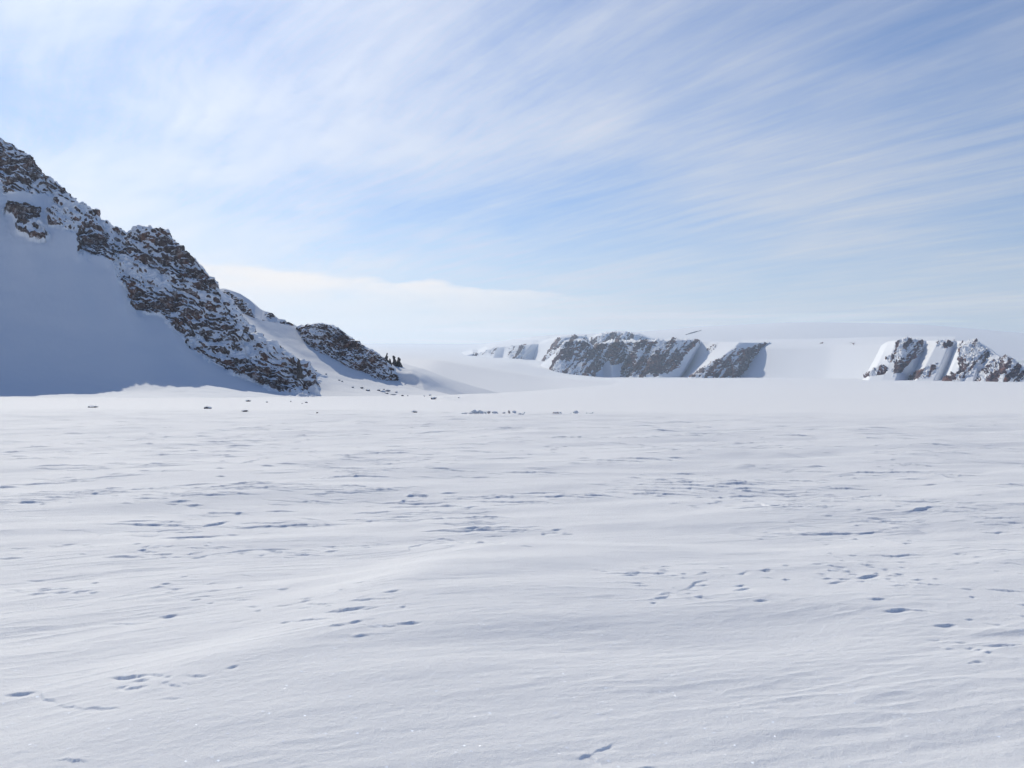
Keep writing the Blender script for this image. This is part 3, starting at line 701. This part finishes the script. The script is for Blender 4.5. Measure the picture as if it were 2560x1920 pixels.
def build_field():
    f = Field(); rnd = random.Random(11)
    X, Y = f.X, f.Y
    q = Y + 0.12 * X
    px = 1280 + X / np.maximum(Y, 0.3) * F
    fade = 1 - sstep(34, 58, q)                      # the crust grows smooth beyond the brow of the field
    th = R(20); c, s = math.cos(th), math.sin(th)    # the wind's axis
    u = X * c + Y * s; v = -X * s + Y * c
    H = f.H
    # long swells, wind ripples, crusty fine relief
    H += 0.085 * fbm2(u / 7.0, v / 2.6, 3, 1) * sstep(2, 7, Y)
    H += 0.10 * fbm2(u / 26.0, v / 10.0, 2, 5) * sstep(8, 20, Y)
    rp = fbm2(u / 1.5, v / 0.26, 3, 9); rm = sstep(-0.25, 0.45, fbm2(u / 3.0, v / 2.0, 2, 13))
    H += 0.0055 * rp * (0.25 + 0.75 * rm) * np.minimum(1, 14 / np.maximum(Y, 1)) ** 0.4
    H += 0.008 * fbm2(u / 1.3, v / 0.6, 2, 17)
    rid = 1 - np.abs(n2(u / 0.9, v / 0.17, 23)) * 2.2; rm2 = sstep(0.0, 0.5, fbm2(u / 4.0, v / 2.4, 2, 27))
    H += 0.0060 * rm2 * np.clip(rid, 0, 1) ** 2 * sstep(2, 5, Y)
    cru = 1 - np.abs(fbm2(u / 0.42, v / 0.12, 2, 43)); H += 0.004 * cru * sstep(-0.2, 0.4, fbm2(u / 1.7, v / 1.1, 2, 47)) * (Y < 20)
    H += 0.0014 * fbm2(u / 0.16, v / 0.06, 2, 19) * (Y < 14)
    # the broad drift whose crest climbs from the lower left to the middle
    cr = [pix_ground(*p, lift=0.15) for p in [(200, 1850), (266, 1808), (324, 1768), (480, 1716), (596, 1663), (723, 1622), (868, 1590), (960, 1540), (1050, 1470), (1150, 1405), (1290, 1362), (1480, 1338), (1700, 1325)]]
    cr = np.array(cr)
    ex, ey = cr[-1] - cr[0]; ln = math.hypot(ex, ey); ex, ey = ex / ln, ey / ln
    cu = (cr[:, 0] - cr[0, 0]) * ex + (cr[:, 1] - cr[0, 1]) * ey; cv = -(cr[:, 0] - cr[0, 0]) * ey + (cr[:, 1] - cr[0, 1]) * ex
    ku = np.linspace(-2, ln + 4, 400); kv = np.interp(ku, cu, cv); kv = np.convolve(np.pad(kv, 20, mode='edge'), np.hanning(41) / np.hanning(41).sum(), 'valid')
    uu = (X - cr[0, 0]) * ex + (Y - cr[0, 1]) * ey; vv = -(X - cr[0, 0]) * ey + (Y - cr[0, 1]) * ex - np.interp(uu, ku, kv)
    amp = 0.145 * sstep(-0.8, 1.2, uu) * (1 - sstep(ln * 0.72, ln * 1.1, uu))
    H += amp * np.where(vv > 0, np.exp(-(vv / 0.75) ** 2), np.exp(-(np.abs(vv) / 2.0) ** 1.7))
    base_z = ground_z(X, Y) + H
    rowmap = HZ - (base_z - CZ) / np.maximum(Y, 0.2) * F
    def on_field(px_, row_):
        j = int(round((math.atan((px_ - 1280) / F) + AZ_IN) / f.da)); j = min(max(j, 0), NA - 1)
        i = int(np.argmax((rowmap[60:, j] <= row_))) + 60
        return float(X[i, j]), float(Y[i, j])
    # scarps read from the photograph
    k = 0
    for rec in SCARPS.replace('\n', '|').split('|'):
        x0, r0, x1, r1, hp = (float(w_) for w_ in rec.split())
        a0 = on_field(x0, r0); a1 = on_field(x1, r1)
        dx, dy = a1[0] - a0[0], a1[1] - a0[1]
        L = max(math.hypot(dx, dy) / 2, 0.03); cx, cy = (a0[0] + a1[0]) / 2, (a0[1] + a1[1]) / 2
        A = min(max(hp / F * cy * 0.72, 0.0012 * cy + 0.005), 0.10)
        k += 1
        f.carve(cx, cy, math.atan2(dy, dx), L * 1.2, min(max(L * 0.7, 8 * A), 0.7 + 8 * A), A, bend=rnd.uniform(-0.10, 0.10),
                peak=rnd.uniform(-0.5, 0.5), wob=0.09, seed=k, steep=0.35, pit=0.68 if cy < 11 else 0.3)
    # further small scarps in clusters, sparse on the smooth drift
    n = 0
    while n < 9000:
        r = 4.0 * (58 / 4.0) ** (rnd.random() ** 0.62); a = rnd.uniform(-0.56, 0.56)
        x, y = r * math.sin(a), r * math.cos(a)
        n += 1
        uu, vv = x * c + y * s, -x * s + y * c
        cl = float(n2(np.array([uu / 3.4]), np.array([vv / 1.5]), 31)[0]) + 0.5 * float(n2(np.array([uu / 1.1]), np.array([vv / 0.6]), 35)[0])
        pxx = 1280 + x / y * F; row = HZ + F * CZ / y
        thr = 0.12 if y > 10 else 0.42
        if 520 < pxx < 2150 and row > 1340 and row > 1620 - 0.2 * (pxx - 520): thr = 0.8
        if cl < thr: continue
        if row > 1540 and pxx > 1900: continue
        A = rnd.uniform(0.006, 0.020) * (1.0 if y > 10 else 0.75) * (0.72 + 0.013 * y) * (1.5 if rnd.random() < 0.12 else 1)
        L = A * (rnd.uniform(8, 40) if y > 10 else rnd.uniform(5, 16))
        th2 = rnd.gauss(0.0, 0.22) + (0.12 if pxx < 1280 else -0.1)
        if rnd.random() < 0.12: th2 += math.pi                 # a few steps face the sun instead
        f.carve(x, y, th2, L, min(max(L * 0.8, 7 * A), 1.2), A, bend=rnd.uniform(-0.15, 0.15), peak=rnd.uniform(-0.6, 0.6), wob=0.12, seed=n, steep=0.35, pit=rnd.choice((0.3, 0.6, 0.75)) if y < 13 else 0.2)
    # crumbled patches of crust: flecks crowding round the broken places of the photograph
    for cx, cy, sx, sy, m_ in ((1370, 1125, 45, 6, 14), (1900, 1240, 130, 16, 46), (1720, 1205, 90, 8, 18), (1640, 1437, 110, 12, 26), (2110, 1425, 110, 18, 30), (1700, 1480, 60, 16, 12), (2290, 1440, 90, 16, 14), (2180, 1340, 120, 26, 16), (1030, 1250, 70, 14, 18), (690, 1140, 130, 22, 34),
                               (380, 1245, 80, 10, 16), (430, 1360, 120, 24, 34), (600, 1385, 100, 10, 14), (870, 1525, 90, 26, 18), (150, 1475, 70, 8, 12), (330, 1700, 60, 14, 10), (110, 1250, 70, 6, 8), (1180, 1355, 90, 10, 8), (2280, 1180, 80, 18, 18), (1380, 1330, 26, 6, 6),
                               (1700, 1100, 200, 12, 26), (1350, 1092, 150, 6, 16), (2300, 1130, 160, 14, 22), (640, 1080, 180, 14, 24), (240, 1090, 140, 14, 16), (1080, 1070, 200, 14, 24), (2400, 1620, 50, 20, 6), (560, 1480, 120, 20, 12), (1000, 1150, 80, 10, 10), (2330, 1270, 110, 14, 20)):
        for _ in range(m_):
            x0, r0 = rnd.gauss(cx, sx), rnd.gauss(cy, sy)
            if r0 < 1045 or abs(x0 - 1280) > 1400: continue
            x, y = on_field(x0, r0)
            hp = rnd.uniform(1.6, 4.2) * (0.6 + 0.4 * (r0 - 1000) / 400.0)
            A = hp / F * y * 0.8 + 0.003; L = rnd.uniform(9, 30) * (0.5 + 0.5 * (r0 - 1000) / 400.0) / F * y
            th2 = rnd.gauss(0.05, 0.3) + (math.pi if rnd.random() < 0.22 else 0)
            f.carve(x, y, th2, max(L, 1.5 * A), max(L * 0.7, 5 * A), A, bend=rnd.uniform(-0.3, 0.3), peak=rnd.uniform(-0.7, 0.7), wob=0.12, seed=k + n, steep=0.35, pit=rnd.choice((0.3, 0.6, 0.75)) if y < 13 else 0.2)
            n += 1
    # sunlit little terraces on the right, facing away from the viewer
    for x0, r0, x1, r1, hp in ((1900, 1130, 2010, 1142, 5), (2225, 1312, 2320, 1335, 7), (2210, 1348, 2270, 1364, 5), (2330, 1185, 2400, 1205, 6), (1850, 1160, 1890, 1166, 4), (2530, 1570, 2575, 1590, 9), (2100, 1182, 2140, 1189, 4)):
        a0 = on_field(x0, r0); a1 = on_field(x1, r1)
        dx, dy = a1[0] - a0[0], a1[1] - a0[1]; L = math.hypot(dx, dy) / 2
        f.carve((a0[0] + a1[0]) / 2, (a0[1] + a1[1]) / 2, math.atan2(dy, dx) + math.pi, L * 1.1, 1.0, hp / F * a0[1], steep=1.6, pit=0.0)
    H *= fade
    # farther out: gentle rolls and two bright scoops below the snow bank
    H += 0.00055 * np.clip(q, 60, 700) * fbm2(u / 60.0, v / 22.0, 3, 41) * sstep(55, 160, q) * (1 - sstep(3000, 6000, q))
    for (pxa, da, La, Aa) in ((1128, 455, 26, 1.5), (1130, 330, 14, 0.8)):
        x, y, _ = on_ground(pxa, da)
        f.carve(x, y, R(-78), La, 22.0, Aa, steep=6.0, pit=0.0, bend=0.3)
    Z = ground_z(X, Y) + H
    xo = RR[:, None] * np.sin(az_out)[None]; yo = RR[:, None] * np.cos(az_out)[None]
    zo = ground_z(xo, yo) + 0.05 * fbm2(xo / 6.0, yo / 3.0, 2, 3)
    P = np.stack([np.concatenate([X, xo], 1), np.concatenate([Y, yo], 1), np.concatenate([Z, zo], 1)], -1)
    o = grid_mesh('snow_field', P, flip=False, closed=True)
    tag(o, 'wide wind carved snow field with small sastrugi scarps', 'snow field', kind='structure', mat=M_FIELD)
    return f, Z


FIELD, FIELD_Z = build_field()


def field_z(x, y):
    r = math.hypot(x, y); a = math.atan2(x, y)
    i = min(max(np.searchsorted(RR, r), 1), len(RR) - 1); j = int(round((a + AZ_IN) / FIELD.da)); j = min(max(j, 0), NA - 1)
    t = (r - RR[i - 1]) / (RR[i] - RR[i - 1])
    return float(FIELD_Z[i - 1, j] * (1 - t) + FIELD_Z[i, j] * t)


build_mountain()
build_spur()
build_gully()
build_knoll()
build_drift()
build_glacier()
build_ice_cap()
build_cliffs()


# ------------------------------------------------------------------ rocks, pinnacles, ice blocks
def stone_material(name, base, alt, cap=0.55):
    m, t, b = new_mat(name)
    tc = t.node('ShaderNodeTexCoord'); g = t.node('ShaderNodeNewGeometry')
    sp = t.node('ShaderNodeSeparateXYZ'); t.l.new(g.outputs['Normal'], sp.inputs[0])
    n = t.noise(tc.outputs['Generated'], 5.0, 4.0, 0.6)
    col = t.mix(t.ramp(n, 0.35, 0.65), base, alt)
    f = t.ramp(t.math('ADD', sp.outputs[2], t.math('MULTIPLY', t.math('SUBTRACT', n, 0.5), 0.7)), cap, cap + 0.2)
    t.put(b.inputs['Base Color'], t.mix(f, col, SNOW))
    b.inputs['Roughness'].default_value = 0.8; b.inputs['Specular IOR Level'].default_value = 0.2
    return m


M_STONE = stone_material('dark_stone', (0.06, 0.052, 0.05, 1), (0.12, 0.085, 0.07, 1), 0.30)
M_PINN = stone_material('pinnacle_stone', (0.055, 0.05, 0.05, 1), (0.11, 0.085, 0.075, 1), 0.8)
M_ICE = stone_material('ice_rubble', (0.66, 0.70, 0.74, 1), (0.78, 0.81, 0.84, 1), 0.35)
M_DIRTY = stone_material('dirty_ice', (0.46, 0.40, 0.36, 1), (0.62, 0.58, 0.56, 1), 0.45)


def hull(name, sx, sy, sz, seed, n=22, squash=0.35, jag=0.10):
    """an angular lump: hull of random points, subdivided and roughened; its base lies at z = 0"""
    rd = random.Random(seed); bm = bmesh.new()
    for _ in range(n):
        v = np.array([rd.gauss(0, 1), rd.gauss(0, 1), rd.gauss(0, 1)]); v /= np.linalg.norm(v)
        z = (v[2] * 0.5 + 0.5) ** 1.15
        k = 1 - squash * z * rd.random()
        bm.verts.new((v[0] * sx * k, v[1] * sy * k, z * sz))
    r = bmesh.ops.convex_hull(bm, input=bm.verts)
    loose = [v for v in bm.verts if not v.link_faces]
    bmesh.ops.delete(bm, geom=loose, context='VERTS')
    bmesh.ops.subdivide_edges(bm, edges=bm.edges[:], cuts=2, use_grid_fill=True)
    bmesh.ops.triangulate(bm, faces=bm.faces[:])
    P = np.array([v.co[:] for v in bm.verts]); s = max(sx, sz)
    d = fbm3(P, 1.6 / s, 3, seed) * jag * s
    bm.normal_update()
    for v, k in zip(bm.verts, d):
        v.co += v.normal * float(k)
    lo = min(v.co.z for v in bm.verts)
    for v in bm.verts: v.co.z -= lo + 0.10 * sz
    me = bpy.data.meshes.new(name); bm.to_mesh(me); bm.free()
    o = bpy.data.objects.new(name, me); COL.objects.link(o)
    return o


def spire(name, width, height, seed, lean=0.1):
    """a jagged tapering rock tooth"""
    nr, nc = 22, 18; P = np.zeros((nr, nc, 3)); rd = random.Random(seed)
    prof = [1.0, 0.97, 0.90, 0.84, 0.68, 0.60, 0.42, 0.30, 0.10]
    for i in range(nr):
        t = i / (nr - 1); w = np.interp(t * 8, range(9), prof) * width / 2
        for j in range(nc):
            a = 2 * math.pi * j / nc
            P[i, j] = (math.cos(a) * w + lean * height * t * t, math.sin(a) * w * 0.7, t * height * 1.12 - height * 0.12)
    P[..., 0] += width * 0.20 * fbm3(P, 1.3 / width, 3, seed); P[..., 1] += width * 0.20 * fbm3(P, 1.3 / width, 3, seed + 6)
    o = grid_mesh(name, P, closed=True)
    o.data.polygons.foreach_set('use_smooth', np.zeros(len(o.data.polygons), bool))
    return o


def scene_depth(px, row, skip=()):
    """depth of whatever terrain stands on that sight line"""
    from mathutils import Vector
    v = Vector(((px - 1280) / F, 1.0, (HZ - row) / F)); 
    hit, loc, *_ = sc.ray_cast(bpy.context.view_layer.depsgraph, Vector((0, 0, CZ)), v.normalized())
    return loc if hit else None


bpy.context.view_layer.update()

PINNACLES = [(750, 935, 12, 38, -0.10, 696, 'thin dark rock pillar standing on the end of the main ridge'),
             (966, 909, 14, 25, 0.03, 818, 'tallest pointed rock tooth at the lower tail of the knoll'),
             (975, 909, 8, 11, 0.0, 816, 'shortest rock tooth, snug against the tallest one'),
             (986, 911, 15, 20, 0.08, 830, 'blunt rock tooth across the small gap from the tallest one'),
             (998, 911, 16, 16, -0.05, 832, 'lowest broad rock tooth, outermost of the teeth on the snow bank')]
for i, (px, row, wpx, hpx, lean, d, lab) in enumerate(PINNACLES):
    o = spire('rock_pinnacle', 1.35 * wpx / F * d, (hpx + 8) / F * d, 100 + i, lean)
    o.location = W(px, row + 6, d); o.rotation_euler.z = i * 1.3
    tag(o, lab, 'rock pinnacle', 'rock pinnacles on the ridges', mat=M_PINN)

BOULDERS = [(231, 1018, 34, 5, 'long flat dark rock lying under the big mountain shadow'), (519, 1021, 22, 7, 'dark pointed rock alone on the bright snow below the mountain'),
            (611, 1028, 20, 4, 'low flat dark rock, nearest to the sastrugi below the mountain'), (620, 1003, 16, 5, 'small snow dusted rock close under the shadow edge of the mountain'),
            (667, 1005, 6, 3, 'tiny dark stone right of the snow dusted rock under the shadow edge'), (727, 1003, 5, 3, 'tiny dark stone below the tip of the mountain shadow'),
            (766, 1006, 9, 4, 'small dark stone just below the mountain toe'), (755, 1008, 5, 2, 'smallest stone beside the small dark stone below the mountain toe'),
            (793, 1032, 6, 4, 'small dark stone alone on the snow in front of the mountain toe'), (1035, 1030, 16, 5, 'dark rock on open snow in front of the snow bank'),
            (789, 927, 9, 4, 'highest dark stone in the sunlit snow gully'), (815, 935, 6, 3, 'second highest stone in the sunlit snow gully'),
            (848, 950, 7, 3, 'small stone in mid gully, upper of a close pair'), (855, 953, 6, 3, 'small stone in mid gully, lower of a close pair'),
            (882, 968, 7, 3, 'small stone uphill of the rock row beneath the knoll'), (904, 970, 10, 5, 'dark bare rock starting the row beneath the knoll'),
            (920, 976, 14, 4, 'snow capped rock, second in the row beneath the knoll'), (947, 976, 9, 5, 'dark rock high in the cluster beneath the knoll'),
            (957, 979, 16, 5, 'widest snow capped rock of the cluster beneath the knoll'), (969, 977, 15, 5, 'snow capped rock at the far end of the cluster beneath the knoll'),
            (960, 973, 7, 3, 'small rock topmost of the cluster beneath the knoll'), (991, 980, 8, 3, 'small rock between the cluster and the scooped bank'),
            (967, 983, 12, 3, 'thin slab of rock lying below the cluster beneath the knoll'), (983, 986, 16, 3, 'long thin dark slab of rock lowest beneath the knoll'),
            (1006, 989, 7, 4, 'dark stone below the shaded scoop of the bank'), (1019, 989, 5, 3, 'tiny stone beside the dark stone below the scoop'),
            (1060, 990, 6, 3, 'tiny stone in front of the foot of the snow bank'), (1075, 988, 7, 4, 'dark stone right of the snow bank foot'),
            (1084, 997, 20, 7, 'broad snow capped boulder in front of the snow bank'), (1147, 994, 5, 3, 'lone tiny stone on the bright snow beside the scoops')]
for i, (px, row, wpx, hpx, lab) in enumerate(BOULDERS):
    loc = scene_depth(px, row + 1)
    if loc is None: continue
    d = loc.y
    o = hull('boulder', wpx / F * d * 0.55, wpx / F * d * 0.40, hpx / F * d * 1.0, 300 + i)
    o.location = loc; o.rotation_euler.z = (i * 0.7) % 0.6 - 0.3
    tag(o, lab, 'rock', 'dark rocks strewn over the snow', mat=M_STONE)

ICE = [(1163, 1034, 22, 4, 0, 'long low ice slab at the left end of the ice rubble'), (1176, 1034, 12, 4, 0, 'small ice chunk between the low slab and the big heap'),
       (1185, 1033, 16, 10, 0, 'tall tilted ice block in the big heap'), (1195, 1033, 14, 7, 0, 'low ice block leaning on the tall tilted one'), (1203, 1033, 16, 10, 0, 'wide ice block crowning the big heap'),
       (1213, 1034, 10, 6, 0, 'small white ice block between the heap and the brownish block'), (1223, 1033, 12, 8, 1, 'brownish ice block at the right of the big heap'), (1239, 1033, 22, 7, 0, 'wide flat bluish ice block ending the big heap'),
       (1260, 1033, 13, 4, 0, 'pale ice slab left of the upright brown block'), (1273, 1033, 8, 9, 1, 'upright brownish ice block'),
       (1286, 1033, 12, 7, 0, 'rounded ice block next to the upright brown one'), (1299, 1034, 10, 3, 0, 'small ice lump just right of the rounded block'), (1307, 1034, 7, 3, 0, 'tiny ice lump second from the right of the heap'), (1311, 1033, 4, 4, 0, 'tiny dark ice lump at the very end of the heap'),
       (1345, 1034, 12, 2, 0, 'low ice sliver alone between the two ice groups'), (1390, 1033, 19, 10, 1, 'domed ice block with a brown side'), (1402, 1032, 9, 4, 0, 'small ice block touching the domed one'),
       (1427, 1033, 10, 4, 0, 'small grey ice piece before the shaded mound'), (1440, 1032, 17, 8, 0, 'shaded bluish ice mound'), (1467, 1032, 7, 4, 0, 'small ice piece right of the shaded mound'), (1477, 1033, 13, 4, 0, 'last low ice block on the right'), (1481, 1032, 5, 5, 0, 'tiny ice knob on the last low block')]
for i, (px, row, wpx, hpx, dirty, lab) in enumerate(ICE):
    x, y = pix_ground(px, row)
    y = min(y, 52.0); x = (px - 1280) / F * y
    o = hull('ice_block', wpx / F * y * 0.55, wpx / F * y * 0.38, hpx / F * y * 1.15, 500 + i, n=14, squash=0.25, jag=0.07)
    z = field_z(x, y)
    o.location = (x, y, z); o.rotation_euler = (0, R((i * 37) % 13 - 6), (i * 1.1) % 1.0)
    tag(o, lab, 'ice block', 'ice blocks along the brow of the snow field', mat=M_DIRTY if dirty else M_ICE)

# a thin line of rocks breaking through the ice cap
o = hull('snow_mound', 5.5, 6.0, 10.5, 905, n=40, squash=0.6, jag=0.06)
o.location = W(784, 996, 694); o.rotation_euler.z = 0.4
tag(o, 'small steep snow mound leaning against the toe of the mountain ridge', 'snow mound', kind='structure', mat=M_SNOW)
pa = Vector(W(1711, 838, 8300)); pb = Vector(W(1759, 825, 8900))
o = hull('rock_rib', (pb - pa).length * 0.5, 7, 9, 900, n=30, squash=0.5, jag=0.012)
hit = scene_depth(1735, 831.5)
o.location = hit if hit is not None else (pa + pb) / 2
dv = pb - pa; o.rotation_euler = (0, -math.asin(dv.z / dv.length), math.atan2(dv.y, dv.x))
tag(o, 'thin dark line of rock poking through the pale ice cap above the cliffs', 'rock rib', mat=M_PINN)

# ------------------------------------------------------------------ air
def build_haze():
    bm = bmesh.new(); bmesh.ops.create_cube(bm, size=1.0)
    me = bpy.data.meshes.new('haze'); bm.to_mesh(me); bm.free()
    o = bpy.data.objects.new('haze', me); COL.objects.link(o)
    z0, z1 = -60.0, 640.0
    o.scale = (31600, 31600, z1 - z0); o.location = (0, 0, (z0 + z1) / 2)
    m = bpy.data.materials.new('haze'); m.use_nodes = True; t = NT(m.node_tree); t.n.clear()
    out = t.node('ShaderNodeOutputMaterial'); pv = t.node('ShaderNodeVolumePrincipled')
    pv.inputs['Color'].default_value = (0.66, 0.81, 1.0, 1); pv.inputs['Density'].default_value = 3.8e-5
    pv.inputs['Anisotropy'].default_value = 0.5
    t.l.new(pv.outputs[0], out.inputs['Volume'])
    tag(o, 'thin bluish air that pales the far cliffs', 'haze', kind='stuff', mat=m)
build_haze()
